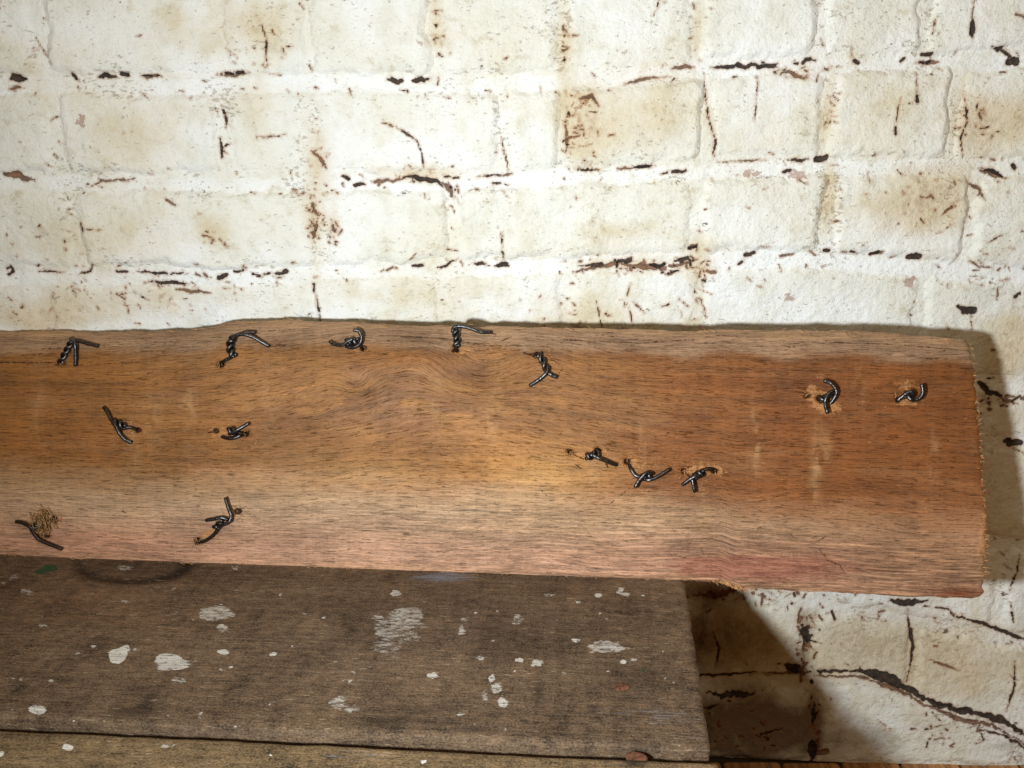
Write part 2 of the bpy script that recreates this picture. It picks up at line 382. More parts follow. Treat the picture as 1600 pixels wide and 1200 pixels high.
blacks = [([(18,123),(30,122),(42,123)],3.5),([(115,117),(120,123)],2.5),([(155,121),(165,117),(180,119)],2.6),([(190,115),(200,117)],2.6),([(220,118),(250,118)],1.4),
 ([(345,115),(388,113)],1.5),([(604,124),(620,127),(634,125)],2.2),([(645,127),(670,124)],2.2),([(625,140),(638,143)],1.6),([(410,40),(416,60),(417,95)],1.1),
 ([(345,165),(350,178),(354,190),(352,200)],1.6),([(343,215),(346,230),(345,245)],1.6),([(620,198),(640,212),(652,220)],1.4),([(652,220),(660,240),(662,260)],.9),
 ([(535,275),(545,280)],1.8),([(555,290),(570,286)],3.4),([(630,278),(650,276),(670,279),(692,289)],3.0),([(745,276),(790,273)],1.6),([(770,286),(800,289)],1.6),
 ([(695,276),(716,277)],1.6),([(783,215),(790,245),(795,268)],.9),([(784,362),(786,403)],1.0),([(785,392),(786,404)],1.8),([(128,350),(130,363)],1.6),
 ([(10,420),(18,417),(20,425),(12,429)],1.6),([(60,425),(100,426)],1.2),([(122,428),(140,424),(146,413)],2.4),([(182,424),(200,425)],1.4),([(215,424),(250,427),(300,428)],1.9),
 ([(232,440),(270,442),(295,443)],1.6),([(342,434),(355,431)],2.4),([(365,424),(380,423)],1.5),([(395,428),(405,430)],2.0),([(412,428),(436,427),(450,426)],1.9),([(446,424)],4.2),
 ([(490,444),(491,455)],1.6),([(495,462),(498,480),(502,500)],1.5),([(683,418),(700,414),(714,402)],2.4),([(740,412),(765,414)],2.2),([(772,416),(796,414)],2.4),([(645,415),(660,414)],1.6),
 ([(1110,106),(1135,104),(1180,103),(1215,103)],2.6),([(1183,104),(1214,103)],3.6),([(1241,99),(1272,94)],3.6),
 ([(1100,115),(1101,135),(1104,160),(1110,195),(1118,215),(1116,243)],.9),([(1118,218),(1116,240)],1.6),([(1183,120),(1178,190)],.5),([(1430,112),(1431,160)],.8),([(1431,150),(1431,160)],2.2),
 ([(1405,152),(1398,190)],.6),([(1397,198),(1396,212)],1.2),([(1508,142),(1508,170),(1510,190),(1500,215),(1503,245)],.9),([(1508,168),(1510,192)],1.6),([(1520,0),(1516,35)],.8),([(1518,30),(1516,58)],2.2),
 ([(1460,30),(1456,55)],.6),([(1030,0),(1022,24)],.8),([(1430,98),(1460,96)],1.4),([(1440,85),(1455,84)],2.0),([(1335,95),(1340,98)],3.0),([(1408,95),(1412,91)],2.2),([(1548,73),(1570,80),(1583,95)],2.4),([(1576,97),(1588,96)],5.0),
 ([(898,264),(930,266)],1.6),([(985,262),(1020,259)],1.3),([(1032,272),(1072,267)],2.2),([(1230,250),(1265,249)],2.2),([(1276,249),(1290,246)],3.2),([(1225,268),(1235,267)],2.4),([(1528,263),(1550,266),(1568,275)],1.8),([(1583,257),(1588,262)],3.2),
 ([(905,415),(945,413)],1.4),([(926,415),(940,414)],3.2),([(966,408),(986,408)],3.0),([(1016,414),(1032,417),(1045,412)],2.6),([(1055,408),(1075,402)],2.0),([(1042,427),(1060,422)],1.4),([(1076,388),(1088,384)],1.8),
 ([(1165,398),(1178,397)],2.6),([(1154,413),(1160,408)],1.8),([(1288,391),(1296,391)],2.2),([(1315,393),(1340,394)],1.6),([(1420,401),(1435,401)],3.0),([(1360,396),(1372,395)],1.5),([(1495,478),(1508,482)],2.6),([(1505,486),(1520,485)],4.0),
 ([(932,470),(937,495),(941,512)],.9),([(983,478),(988,507)],.8),([(1516,492),(1518,522)],.9),([(1585,463),(1592,460)],2.5),
 ([(1530,598),(1545,612),(1565,620)],6.0),([(1570,690),(1600,696)],4.0),([(1590,865),(1584,890),(1571,920)],1.7),([(1572,937),(1577,966)],1.6),
 ([(1415,948),(1418,980),(1423,1005),(1415,1040),(1410,1058)],2.2),([(1385,936),(1420,938),(1446,937)],4.0),([(1440,943),(1478,948)],2.0),([(1490,958),(1530,968),(1570,985),(1602,997)],2.4),
 ([(1085,1056),(1140,1053),(1180,1047)],2.6),([(1262,1047),(1300,1044),(1340,1043),(1375,1050),(1410,1066),(1440,1083),(1480,1095),(1530,1105),(1560,1115),(1592,1134)],6.5),
 ([(1578,1025),(1575,1060),(1560,1098)],1.4),([(1113,985),(1122,1010),(1118,1042)],1.1),([(1110,950),(1103,955)],1.3),([(1252,975),(1262,1000)],5.5),([(1225,1034),(1245,1048)],4.6),([(1269,1092),(1267,1125)],3.5),([(1265,1150),(1266,1182)],5.5),
 ([(1104,1083),(1150,1082),(1185,1079)],3.4),([(1182,1142),(1218,1131)],3.2),([(1515,1128),(1560,1136),(1597,1160)],2.8),([(1340,1037)],2.2),([(1100,1106),(1122,1096)],3.2)]
browns = [([(15,140),(35,137)],1.2),([(222,118),(252,119)],1.8),([(338,116),(365,118),(392,113)],1.8),([(400,212),(410,215),(425,213),(447,210)],.9),([(598,192),(620,197)],1.0),([(0,273),(15,272),(35,276),(55,281)],2.6),
 ([(140,292),(160,282),(215,280)],1.2),([(580,283),(630,280)],2.0),([(690,285),(704,296),(708,312)],2.4),([(745,277),(800,272)],1.8),([(135,358),(160,360)],1.5),([(275,452),(330,458)],1.8),([(305,428),(330,434)],2.2),([(595,424),(620,417)],1.5),([(262,312),(276,320)],2.4),
 ([(1215,110),(1235,114),(1255,124)],1.8),([(1050,108),(1066,103),(1085,107)],1.8),([(975,132),(1010,122),(1047,120)],1.2),([(898,264),(935,266)],2.0),([(960,265),(1025,259)],1.4),([(1120,253),(1200,250)],.9),([(1430,98),(1468,96)],1.6),
 ([(895,425),(960,412),(1000,416),(1040,420),(1090,405)],2.4),([(1040,428),(1062,421)],2.0),([(1075,388),(1090,383)],1.8),([(1220,400),(1240,397)],2.0),([(1360,396),(1376,395)],1.8),([(1515,408),(1530,416),(1550,418)],1.6),([(1530,264),(1572,278)],2.2),
 ([(1510,283),(1530,296),(1536,312)],1.6),([(1470,335),(1480,325),(1492,323)],1.2),([(488,318),(496,338)],2.5),([(495,352),(490,366)],2.2),([(520,352),(524,362)],2.0),([(486,236),(500,246),(510,262)],2.2),([(880,40),(882,58)],1.4),([(884,190),(886,240)],1.6),([(905,155),(925,150),(935,165)],1.8),
 ([(1565,622),(1590,632)],5.0),([(1085,930),(1130,928),(1160,918)],4.0),([(1190,1048),(1260,1048)],3.0),([(1270,1052),(1340,1052),(1400,1070),(1440,1092),(1490,1112),(1540,1120),(1590,1150)],3.0),([(1440,1020),(1490,1038)],1.2),([(314,365),(335,372),(332,380)],1.6)]
for p, w in blacks: stroke(BLACK, p, w)
for p, w in browns: stroke(BROWN, p, w)

def cluster(px, py, rx, ry, n, w=1.2):
    for q in range(int(n*.6)):
        x = px+rng.normal(0, rx*.55); y = py+rng.normal(0, ry*.55); L = rng.exponential(4)+1; an = rng.normal(.5, .8)
        stroke(BLACK if rng.random() < .3 else BROWN, [(x, y), (x+L*math.cos(an), y+L*math.sin(an))], rng.uniform(.1, w))
for c in [(1255,985,16,50,60,3.0),(1238,1040,30,12,40,2.6),(1268,1130,10,60,50,3.2),(1562,625,40,16,36,2.6),(490,340,14,60,40,1.1),(522,350,12,40,18),(910,200,26,60,50,1.0),(885,215,5,60,24,1.1),(1440,320,60,50,40),(1530,195,40,45,26),(1000,415,100,14,70,1.8),(330,365,20,18,14,1.6),(180,465,170,30,80,1.1),
          (702,300,20,22,22,1.6),(1090,440,14,60,32,1.4),(1295,180,10,50,24),(60,390,60,50,26),(1170,926,90,10,46,2.6),(1500,1130,100,20,60,2.2),(940,490,130,30,40),(400,80,60,40,20),(680,40,8,50,20),(880,60,8,50,20),(1150,1140,80,40,60,3.0),(1350,950,120,20,30,1.6),(1560,420,40,60,20),(495,245,16,30,18,1.2),(640,280,120,14,30,1.4),(1240,110,60,14,26,1.6)]:
    cluster(*c)
stains = [(395,40,70,45,.75),(200,215,70,40,.45),(270,70,60,60,.25),(150,380,70,40,.4),(60,385,60,40,.35),(150,470,200,38,.7),(400,160,60,30,.35),(330,365,22,22,.7),(990,195,90,55,.42),(908,205,34,62,.7),(1530,195,44,52,1.1),(1590,190,20,40,.7),
 (1295,300,12,60,.6),(1440,320,80,60,.75),(1470,300,50,30,.4),(970,362,80,18,.6),(1000,412,120,20,.65),(1090,440,18,70,.6),(490,340,18,70,.75),(522,345,12,50,.5),(640,460,200,45,.45),(940,495,140,40,.6),(660,272,90,14,.7),(1230,112,50,20,.5),
 (270,25,30,20,.4),(680,20,14,60,.5),(740,100,60,60,.25),(880,60,14,70,.6),(1090,40,10,60,.6),(1000,80,80,60,.3),(1340,40,60,60,.35),(1400,180,60,60,.25),(1120,180,160,50,.2),(800,330,80,50,.25),(620,330,60,50,.2),(620,200,90,45,.3),(1290,190,12,60,.5),
 (0,80,40,60,.4),(60,110,20,40,.4),(500,240,24,50,.6),(1430,1000,140,50,.55),(1330,990,60,60,.4),(1150,990,70,70,.8),(1540,760,60,150,.6),(1560,560,40,40,.5),(1590,520,60,60,.5),(1500,1050,120,40,.4),(720,510,200,16,.4),(1200,510,300,14,.45),(60,500,80,22,.7),(1450,130,80,40,.25),(1340,1040,330,150,.55),(1150,1080,120,120,.4),(1560,720,70,260,.35),(60,330,140,60,.2),(300,340,150,60,.25),(240,180,200,50,.2),(1350,330,150,60,.25),(1180,330,120,60,.15),(640,60,160,60,.15),(1380,150,120,60,.2),(960,170,120,70,.2)]  # the long thin ones are tan strips along the plank's top edge
for s in stains: blot(STAIN, *s)
for s in [(128,185,7,14,1),(1246,274,16,8,1.1),(1175,271,18,7,.9),(1420,440,9,10,1),(1230,465,13,12,.8),(3,8,10,8,.9),(908,165,16,12,.7),(1515,305,10,12,.5),(20,140,12,5,.8),(1430,436,6,6,.6)]: blot(RED, *s)
for s in [(1170,1135,110,70,1.6),(1140,985,90,80,.5),(1330,1150,90,40,.25),(1255,1000,22,60,.6),(1360,1140,90,50,.30),(1120,925,60,16,.6),(1560,620,40,16,.5),(1266,1120,16,70,.6),(1560,1150,60,20,.4),(1090,1000,30,90,.35)]: blot(DARKPATCH, *s)  # dark brown patches, strongest low down beside the bench end

# courses: joint centre lines in photo coordinates at these x positions
JX = np.array([-500, 0, 400, 800, 1200, 1600, 2100])
JY = [[-175,-175,-178,-182,-195,-205,-215],[-25,-25,-28,-32,-48,-55,-60],[130,130,130,128,104,92,85],[283,283,285,280,258,262,280],[432,432,430,416,402,428,450],
      [575,575,575,565,552,604,640],[720,720,720,712,690,692,720],[850,850,850,845,830,850,880],[940,940,935,930,930,996,1050],[1066,1066,1066,1066,1064,1148,1230],[1184]*7]
JX9 = np.array([-500, 0, 400, 800, 1150, 1340, 1420, 1500, 1600, 2100])
JY9 = np.array([1070, 1070, 1070, 1070, 1064, 1056, 1084, 1112, 1152, 1260])
# joints between the bricks of each course
BX = [[-460,-300,-160,65,340,480,680,880,1090,1280,1480,1700,1900],[-480,-300,-150,62,342,481,679,879,1090,1282,1448,1640,1850,2000],[-520,-330,-120,88,348,480,787,882,1104,1292,1490,1700,1900],[-500,-320,-200,118,500,709,1089,1296,1512,1720,1920],
      [-480,-330,-150,72,488,694,884,1092,1434,1640,1860],[1300,1545,1760,1960],[1290,1500,1660,1880],[1300,1560,1790,1990],[870,1085,1262,1417,1640,1860],[900,1098,1266,1580,1800]]
rowz = []
for r in range(len(JY)):
    jx, jy = (JX9, JY9) if r == 9 else (JX, np.array(JY[r], float))
    wx, wz = backdrop_pt(jx, jy); rowz.append(np.interp(XS, wx, wz))
wob1 = (fbm(X*55, Z*55, 3, 3)-.5)*.008; wob2 = (fbm(X*160, Z*160, 9, 3)-.5)*.0035
JD = np.full(X.shape, 1.0)           # distance into the joint network (positive in mortar)
relief = (fbm(X*16, Z*16, 21, 4)-.5)*.0040+(fbm(X*80, Z*80, 31, 3)-.5)*.0012
bulge = .010*sstep(-.02, -.19, Z)*sstep(.12, .34, X)
bricks = []
HJ = .0050
for r in range(len(BX)):
    zt = rowz[r][None, :]-HJ; zb = rowz[r+1][None, :]+HJ
    if r == 9: zb = rowz[r+1][None, :]+.001
    for k in range(len(BX[r])-1):
        mid = .5*(JY[r][2]+JY[r+1][2])
        xl = float(backdrop_pt(BX[r][k], np.interp(BX[r][k], JX, .5*(np.array(JY[r])+np.array(JY[r+1]))))[0])+.0030
        xr = float(backdrop_pt(BX[r][k+1], np.interp(BX[r][k+1], JX, .5*(np.array(JY[r])+np.array(JY[r+1]))))[0])-.0030
        if xl < XS[0]-.03 or xr > XS[-1]+.12: continue
        i0, i1 = np.searchsorted(XS, [xl-.006, xr+.006]); i1 = min(i1, len(XS)-1)
        if i1-i0 < 12: continue
        j0, j1 = np.searchsorted(ZS, [zb[0, i0:i1].min()-.006, zt[0, i0:i1].max()+.006]); j1 = min(j1, len(ZS)-1)
        if j1-j0 < 10: continue
        gx = X[j0:j1+1, i0:i1+1]; gz = Z[j0:j1+1, i0:i1+1]
        dx = np.maximum(xl-gx, gx-xr); dz = np.maximum(zb[:, i0:i1+1]-gz, gz-zt[:, i0:i1+1]); rc = .006
        qx = dx+rc; qz = dz+rc
        sd = np.hypot(np.maximum(qx, 0), np.maximum(qz, 0))+np.minimum(np.maximum(qx, qz), 0)-rc
        sd = sd+wob1[j0:j1+1, i0:i1+1]+wob2[j0:j1+1, i0:i1+1]
        JD[j0:j1+1, i0:i1+1] = np.minimum(JD[j0:j1+1, i0:i1+1], sd)
        bricks.append((j0, j1, i0, i1, sd, random.uniform(-.0006, .0012), random.uniform(-1, 1)))
SPECK = np.clip(np.exp(-(np.abs(JD)/.006)**2), 0, 1)*(.25+.9*fbm(X*22, Z*22, 51, 3))+.12*STAIN
# short nicks and pits, most of them along joints
jy, ix = np.where(np.abs(JD) < .003)
for q in range(720):
    if q < 520: c = rng.integers(len(jy)); x, z = XS[ix[c]], ZS[jy[c]]
    else: x, z = rng.uniform(XS[0], XS[-1]), rng.uniform(ZS[0], ZS[-1])
    px, py = project(np.array([x, 0, z])); L = rng.exponential(4.5)+1.0; an = rng.normal(.5, .6)
    stroke(BLACK if rng.random() < .30 else BROWN, [(px, py), (px+L*math.cos(an), py+L*math.sin(an))], rng.uniform(.05, .95))

HBAND = np.zeros(X.shape)
for rz in rowz[:-1]: HBAND = np.maximum(HBAND, np.exp(-((Z-rz[None, :]+.001+wob1*.7)/.0062)**4))
def backdrop_attrs(sl):
    f = lambda a: a[sl].ravel()
    return {'marks': np.stack([f(BLACK), f(BROWN), f(HBAND), f(RED)], -1), 'stains': np.stack([f(STAIN), f(SPECK), f(JD)*1000, f(DARKPATCH)], -1)}
backdrop = bpy.data.objects.new('brick_backdrop', None); COL.objects.link(backdrop); backdrop.location = (0, 0, FLOOR_Z)
tag(backdrop, 'printed whitewashed brick wall with dark cracked joints and ochre stains behind the plank', 'backdrop')
WL = np.array([0, 0, -FLOOR_Z])
# mortar: the sheet between and under the edges of the bricks
crackdip = np.clip(-np.minimum(BLACK, BROWN+.2), 0, 1.5)*.0008
keep = JD > -.0035
fc = grid_faces(*X.shape); kf = keep.ravel()[fc].any(1); fc = fc[kf]
used = np.unique(fc); remap = np.zeros(X.size, int); remap[used] = np.arange(len(used))
sl = (slice(None), slice(None))
P = np.stack([X, -(relief*.7+bulge-.0002)+crackdip, Z], -1).reshape(-1, 3)
at_ = {k: v_[used] for k, v_ in backdrop_attrs(sl).items()}
link('mortar', mesh('mortar', P[used]+WL, remap[fc], True, at_), M_BACKDROP, backdrop)
for (j0, j1, i0, i1, sd, lift, tilt) in bricks:
    sl = (slice(j0, j1+1), slice(i0, i1+1)); gx = X[sl]; gz = Z[sl]
    prof = sstep(.0022, -.0055, sd)
    y = -(relief[sl]+bulge[sl]+prof*(.0024+lift*.8)-.0009+tilt*.0008*(gx-gx.mean())/.05*prof)+crackdip[sl]*.8
    y = np.where(sd > .0018, y+.002, y)
    kp = (sd < .0045); fcs = grid_faces(*gx.shape); fcs = fcs[kp.ravel()[fcs].all(1)]
    us = np.unique(fcs); rm = np.zeros(gx.size, int); rm[us] = np.arange(len(us))
    P = np.stack([gx, y, gz], -1).reshape(-1, 3)[us]+WL
    c = P.mean(0); at_ = {k: v_[us] for k, v_ in backdrop_attrs(sl).items()}
    link('brick', mesh('brick', P-c, rm[fcs], True, at_), M_BACKDROP, backdrop, c)

# ------------------------------------------------------------------ bench
NZ = np.array([0., 0, 1])
corner = on_plane(1110., 1176., NZ, O); left_g = on_plane(0., 1124., NZ, O); far_c = on_plane(1070., 908., NZ, O)
e1 = (corner-left_g); e1 /= np.linalg.norm(e1); e2 = np.cross(NZ, e1)        # along the boards, towards the wall
skew = np.dot(far_c-corner, e1)/np.dot(far_c-corner, e2)
bench = bpy.data.objects.new('work_bench', None); COL.objects.link(bench); bench.location = (-.25, -.24, FLOOR_Z)
tag(bench, 'low bench of dark grey worn boards splashed with white paint under the plank', 'bench')
BL = -np.array(bench.location)

splats = [(185,1024,18,14,1),(270,1034,26,14,.75),(255,1042,14,7,.5),(338,957,28,13,.45),(345,980,9,6,.6),(350,1019,9,5,1),(360,1042,4,2.4,1),(427,1022,7,4,.8),(57,1109,15,9,.85),(32,1061,4,2,1),(21,1060,4,2,1),(81,1064,5,2.6,1),(105,1167,11,6,1),
 (632,964,30,17,.30),(612,982,27,18,.2),(604,1010,24,14,.05),(640,995,18,12,.0),(640,975,22,10,.1),(590,965,10,7,.3),(945,1009,25,12,.4),(900,1000,7,4,.8),(935,930,6,4,.9),(970,922,7,6,.6),(976,928,9,3,.7),(808,968,9,10,.35),(768,1060,6,7,.8),(776,1076,10,11,.5),(786,1096,11,8,.6),(757,1090,6,9,.2),
 (676,1055,10,4,.8),(813,1031,7,4,.9),(841,1036,10,6,.6),(721,985,6,8,.5),(724,969,6,5,.3),(751,1028,6,5,.6),(974,1033,5,3,1),(990,1031,6,3,.4),(528,1098,12,9,.3),(548,1108,12,7,.2),(717,1117,6,2.5,.7),(618,925,8,5,.6),(663,1191,6,3.4,.9),(40,925,12,5,.3),(195,887,12,4,.3),
 (371,887,10,3,.5),(120,1142,9,4,.4),(233,1148,5,3,.8),(257,1165,8,4,.5),(314,1118,3,8,.4),(69,979,8,2.5,.7),(197,939,7,3,.3),(438,928,3,6,.6),(743,957,2.5,2,1),(938,958,3,2,1),(1053,1067,3,2,.8),(120,1021,5,2,.5),(860,930,10,3,.3),(1,1178,5,6,.8),(280,1062,12,5,.2),(22,902,10,4,.3),(1040,1060,3,2,.8)]
prn2 = np.random.default_rng(5)
for q in range(70):
    r_ = prn2.uniform(1.2, 3.2); splats.append((prn2.uniform(0, 1090), prn2.uniform(900, 1195), r_*1.3, r_*.8, prn2.uniform(.4, 1)))
def bench_board(name, a0, a1, d0, d1, tone, light_edge, seed, label=None):
    """a0..a1 along e1 (0 = right end), d0..d1 across (0 = the gap, positive to the wall)"""
    na, nd = int((a1-a0)/.0012), int((d1-d0)/.0012)
    a = np.linspace(a0, a1, na); d = np.linspace(d0, d1, nd); A, D = np.meshgrid(a, d)
    edge = (fbm(A*60, D*0+seed, seed, 3)-.5)*.0016
    front = np.exp(-((D-d0)/.004)**2); back = np.exp(-((D-d1)/.004)**2)
    Dw = D+edge*front+edge*back
    endw = (fbm(D*130, A*0+seed, seed+3, 4)-.5)*.0014
    rightness = sstep(a1-.03, a1, A)
    Aw = A+rightness*endw+skew*D*sstep(a0, a1, A)
    top = (fbm(A*14, D*40, seed+7, 4)-.5)*.0012
    ed = np.minimum(np.minimum(D-d0, d1-D), a1-A); top -= .0010*np.exp(-np.maximum(ed, 0)/.0009)
    Wp = corner+Aw[..., None]*e1+Dw[..., None]*e2+top[..., None]*NZ
    px, py = project(Wp-top[..., None]*NZ)
    T = np.ones(A.shape+(3,))*tone
    k = sstep(.0, 1, np.exp(-((D-d0-.004)/.004)**2))*light_edge*(.4+.9*fbm(A*40, D*100, 5, 3))
    T = T*(1-k[..., None])+k[..., None]*lin(146, 124, 98)
    T *= (.8+.45*fbm(A*9, D*18, seed+2, 3))[..., None]
    if seed == 1:       # dark burnt ring round a knot, brown and grey patches
        e = np.hypot((px-205)/95, (py-876)/33); ring = np.exp(-((e-.95)/.17)**2)*sstep(100, 135, px)*(.9+.3*fbm(px*.05, py*.05, 171, 3))
        T *= (1-.93*np.clip(ring, 0, 1))[..., None]; T *= (1-.3*np.exp(-e**2))[..., None]
        q = np.exp(-(((px-120)/170)**2+((py-940)/45)**2)); T = T*(1-.35*q[..., None])+.35*q[..., None]*lin(120, 84, 58)
        q = np.exp(-(((px-640)/340)**2+((py-1010)/90)**2)); T = T*(1-.2*q[..., None])+.2*q[..., None]*lin(96, 84, 74)
        for (x, y, rx, ry, s) in [(600,1128,60,9,.6),(200,1112,30,7,.6),(740,1140,35,5,.6),(30,1130,120,6,.3),(330,1000,80,30,-.15),(230,1100,18,20,.5),(675,1110,60,6,.4),(840,1080,12,25,.5),(990,1068,40,30,.25),(810,1000,60,26,.3)]:
            T *= (1-s*np.exp(-(((px-x)/rx)**2+((py-y)/ry)**2)))[..., None]
        Wp = Wp-(.0011*np.clip(ring, 0, 1))[..., None]*NZ
    T *= (1-.85*np.exp(-(np.hypot((px-995)/24, (py-1180)/19))**4))[..., None]
    SP = np.full(A.shape, 8.0); SO = np.full(A.shape, .5); GR = np.full(A.shape, 8.0)
    for (x, y, rx, ry, s) in splats:
        rr = np.hypot((px-x)/rx, (py-y)/ry); rr = rr*(1+1.1*(fbm(px*.9/rx+x, py*.9/ry+y, 161, 3)-.5)); dd = (rr-.92)*min(rx, ry*1.6)*.40
        m = dd < SP; dd = np.maximum(dd, -1.3); m = dd < SP; SP = np.where(m, dd, SP); SO = np.where(m, s, SO)
    for (x, y, rx, ry) in [(78,888,13,6),(62,893,10,5),(1004,1047,6,2.5)]:
        GR = np.minimum(GR, (np.hypot((px-x)/rx, (py-y)/ry)-1)*min(rx, ry*1.6)*.4)
    BLU = np.zeros(A.shape)
    for (x, y, rx, ry, s) in [(1040,1122,80,16,.5),(1085,1150,40,12,.4),(690,902,70,11,.85),(960,1110,60,6,.4),(970,1185,60,14,.4),(740,960,50,18,.25),(560,1180,100,16,.5),(620,960,60,30,.2)]:
        BLU += s*np.exp(-(((px-x)/rx)**2+((py-y)/ry)**2))
    V = Wp.reshape(-1, 3); N0 = len(V); F = [grid_faces(nd, na)]
    idx = np.arange(N0).reshape(nd, na); per = np.concatenate([idx[0, :-1], idx[:-1, -1], idx[-1, :0:-1], idx[:0:-1, 0]])
    low = V[per].copy(); low[:, 2] = -.021; m = len(per); q = np.arange(m); V = np.concatenate([V, low, V[per]])
    F.append(np.stack([N0+m+q, N0+q, N0+(q+1) % m, N0+m+(q+1) % m], -1))
    # closed underside
    F.append(np.stack([N0+np.arange(na-1), N0+(m-nd+1-np.arange(na-1)) % m, N0+(m-nd+1-np.arange(1, na)) % m, N0+np.arange(1, na)], -1))
    pad = lambda c: np.concatenate([c, c[per], c[per]])
    t3 = pad(T.reshape(-1, 3)); pr = pad(np.stack([SP, SO, GR, BLU], -1).reshape(-1, 4)); pr[N0:, 0] = 8; pr[N0:, 2] = 8
    gr = np.concatenate([np.stack([A+seed*3.3, D, D*0], -1).reshape(-1, 3), np.zeros((2*m, 3))]); gr[N0:N0+m] = gr[per]; gr[N0+m:] = gr[per]; gr[N0:N0+m, 1] -= .02
    o = link(name, mesh(name, V+BL, np.concatenate(F), True, {'tone': t3, 'paint': pr, 'grain': gr}), M_BENCH, bench)
    if label: o['label'] = label
    return o
bench_board('board', -.72, 0, .0020, .205, lin(107, 86, 66), .08, 1, 'dark grey bench board with a knot ring and most of the white paint splashes')
bench_board('board', -.72, .002, -.150, -.0066, lin(120, 98, 70), .35, 2, 'lighter brown front board of the bench')
mat_leg = mat_simple('bench_leg_wood', lin(70, 56, 44), lin(110, 92, 72), 40, .7, 0, (8, 8, 1))
for (dx, dy) in ((-.03, .17), (-.03, -.12), (-.68, .17), (-.68, -.12)):
    c = corner+dx*e1+dy*e2; v, f = box(-.018, .018, -.018, .018, 0, -FLOOR_Z-.0205)
    link('leg', mesh('leg', v, f, False), mat_leg, bench, tuple(np.array([c[0], c[1], FLOOR_Z+.0])+BL))
for dy in (.17, -.12):
    c0 = corner-.66*e1+dy*e2; c1 = corner-.05*e1+dy*e2; v, f = box(0, .61, -.010, .010, -.045, 0)
    o = link('rail', mesh('rail', v, f, False), mat_leg, bench, tuple(c0+np.array([0, 0, -.0215])+BL)); o.rotation_euler = (0, 0, math.atan2(e1[1], e1[0]))

def nail_head(px, py, rx, ry, hgt, name, label):
    c = on_plane(float(px), float(py), NZ, O); V = []; F = []; n = 18; rings = [(1.0, -.004), (1.0, .25), (.86, .72), (.55, .95), (.2, .8)]
    for q, (rr, z) in enumerate(rings):
        for k in range(n):
            a = 2*math.pi*k/n; w = 1+.10*math.sin(3*a+1)+.07*random.uniform(-1, 1)*(q > 0)
            V.append((rr*w*rx*math.cos(a), rr*w*ry*math.sin(a), z*hgt if q else -.004))
    for q in range(len(rings)-1):
        for k in range(n): F.append((q*n+k, q*n+(k+1) % n, (q+1)*n+(k+1) % n, (q+1)*n+k))
    F.append(tuple(range((len(rings)-1)*n, len(rings)*n)))
    o = link(name, mesh(name, V, F), M_RUST, bench, tuple(c+BL+np.array([0, 0, -.0016 if name == 'bolt' else 0]))); o['label'] = label
nail_head(970, 1074, .0043, .0030, .0008, 'nail', 'small flat rusty nail head sunk in the grey board')
nail_head(995, 1180, .0046, .0048, .0004, 'bolt', 'round rusty bolt head sitting across the gap between the boards')

# ------------------------------------------------------------------ plank
A0 = on_plane(0., 868., NZ, O); B0 = on_plane(1060., 907., NZ, O); pd = (B0-A0)/np.linalg.norm(B0-A0)
back = np.cross(NZ, pd); LEAN = math.radians(20)
pup = math.cos(LEAN)*NZ+math.sin(LEAN)*back; pn = np.cross(pd, pup); pn = pn if pn[1] < 0 else -pn
PLANE0 = A0+NZ*.0012
THICK = .0175
topX = [-420,-200,0,60,140,230,290,330,352,372,430,520,560,620,680,740,850,900,960,1050,1150,1260,1380,1450,1530]
topY = [512,514,516,515,517,518,513,507,501,499,498,500,502,507,507,508,510,513,512,515,514,514,518,523,530]
botX = [-420,0,160,350,520,700,850,950,1050,1100,1128,1142,1152,1300,1430,1560]
botY = [838,868,877,884,889,896,902,906,908,908,911,917,920,926,933,936]
endY = [500,528,560,620,700,780,830,870,905,930,950]; endX = [1516,1518,1522,1528,1534,1539,1543,1541,1539,1538,1532]
NU, NV = 980, 250
s = np.linspace(0, 1, NU); s = s; tt = np.linspace(0, 1, NV)
S, T_ = np.meshgrid(s, tt)
yr = 530+(934-530)*(1-T_); xe = np.interp(yr, endY, endX)
teeth = (fbm(yr*.16, yr*0, 71, 3)-.5)*7+(vnoise(yr*.6, yr*0, 72)-.5)*3
xe = xe+teeth
PX = -420+(xe+420)*S
tw = (fbm(PX*.035, PX*0+3, 81, 4)-.5)*5; bwob = (fbm(PX*.05, PX*0+9, 83, 4)-.5)*4
rc = np.clip((PX-(xe-16))/16, 0, 1)**3*5           # softened corners at the sawn end
TY = np.interp(PX, topX, topY)+tw+rc; BY = np.interp(PX, botX, botY)+bwob-rc*.6
PY = BY+(TY-BY)*T_
W = on_plane(PX, PY, pn, PLANE0)
dtop = (PY-TY)*.00040; dbot = (BY-PY)*.00040; dend = (xe-PX)*.0004
rel = -.0045*np.exp(-dtop/.0035)-.0018*np.exp(-dbot/.0016)-.0012*np.exp(-dend/.0010)
rel += (fbm(PX*.004, PY*.012, 91, 3)-.5)*.0022+(fbm(PX*.02, PY*.22, 95, 3)-.5)*.00035
# grain flow: the fibres swerve round the swirl and the knots
V_ = (PY-700)*.0004; U_ = PX*.0004
flow = 0*V_
for (x, y, rx, ry, k) in [(600,590,170,60,.016),(745,585,60,36,-.013),(800,640,200,90,.014),(560,600,30,22,-.008),(655,560,40,24,.007),(560,520,60,22,.004),(850,560,40,30,.005),(1230,620,180,50,.004),(120,560,150,40,-.004),(1000,540,120,40,-.003),(380,560,100,40,.004)]:
    flow = flow+k*np.exp(-(((PX-x)/rx)**2+((PY-y)/ry)**2))
flow = flow+(fbm(PX*.0022, PY*.004, 101, 3)-.5)*.012
slope = (np.interp(PX, botX, botY)-868)*.0004*np.clip((PY-500)/400, 0, 1)
GV = V_-slope+flow
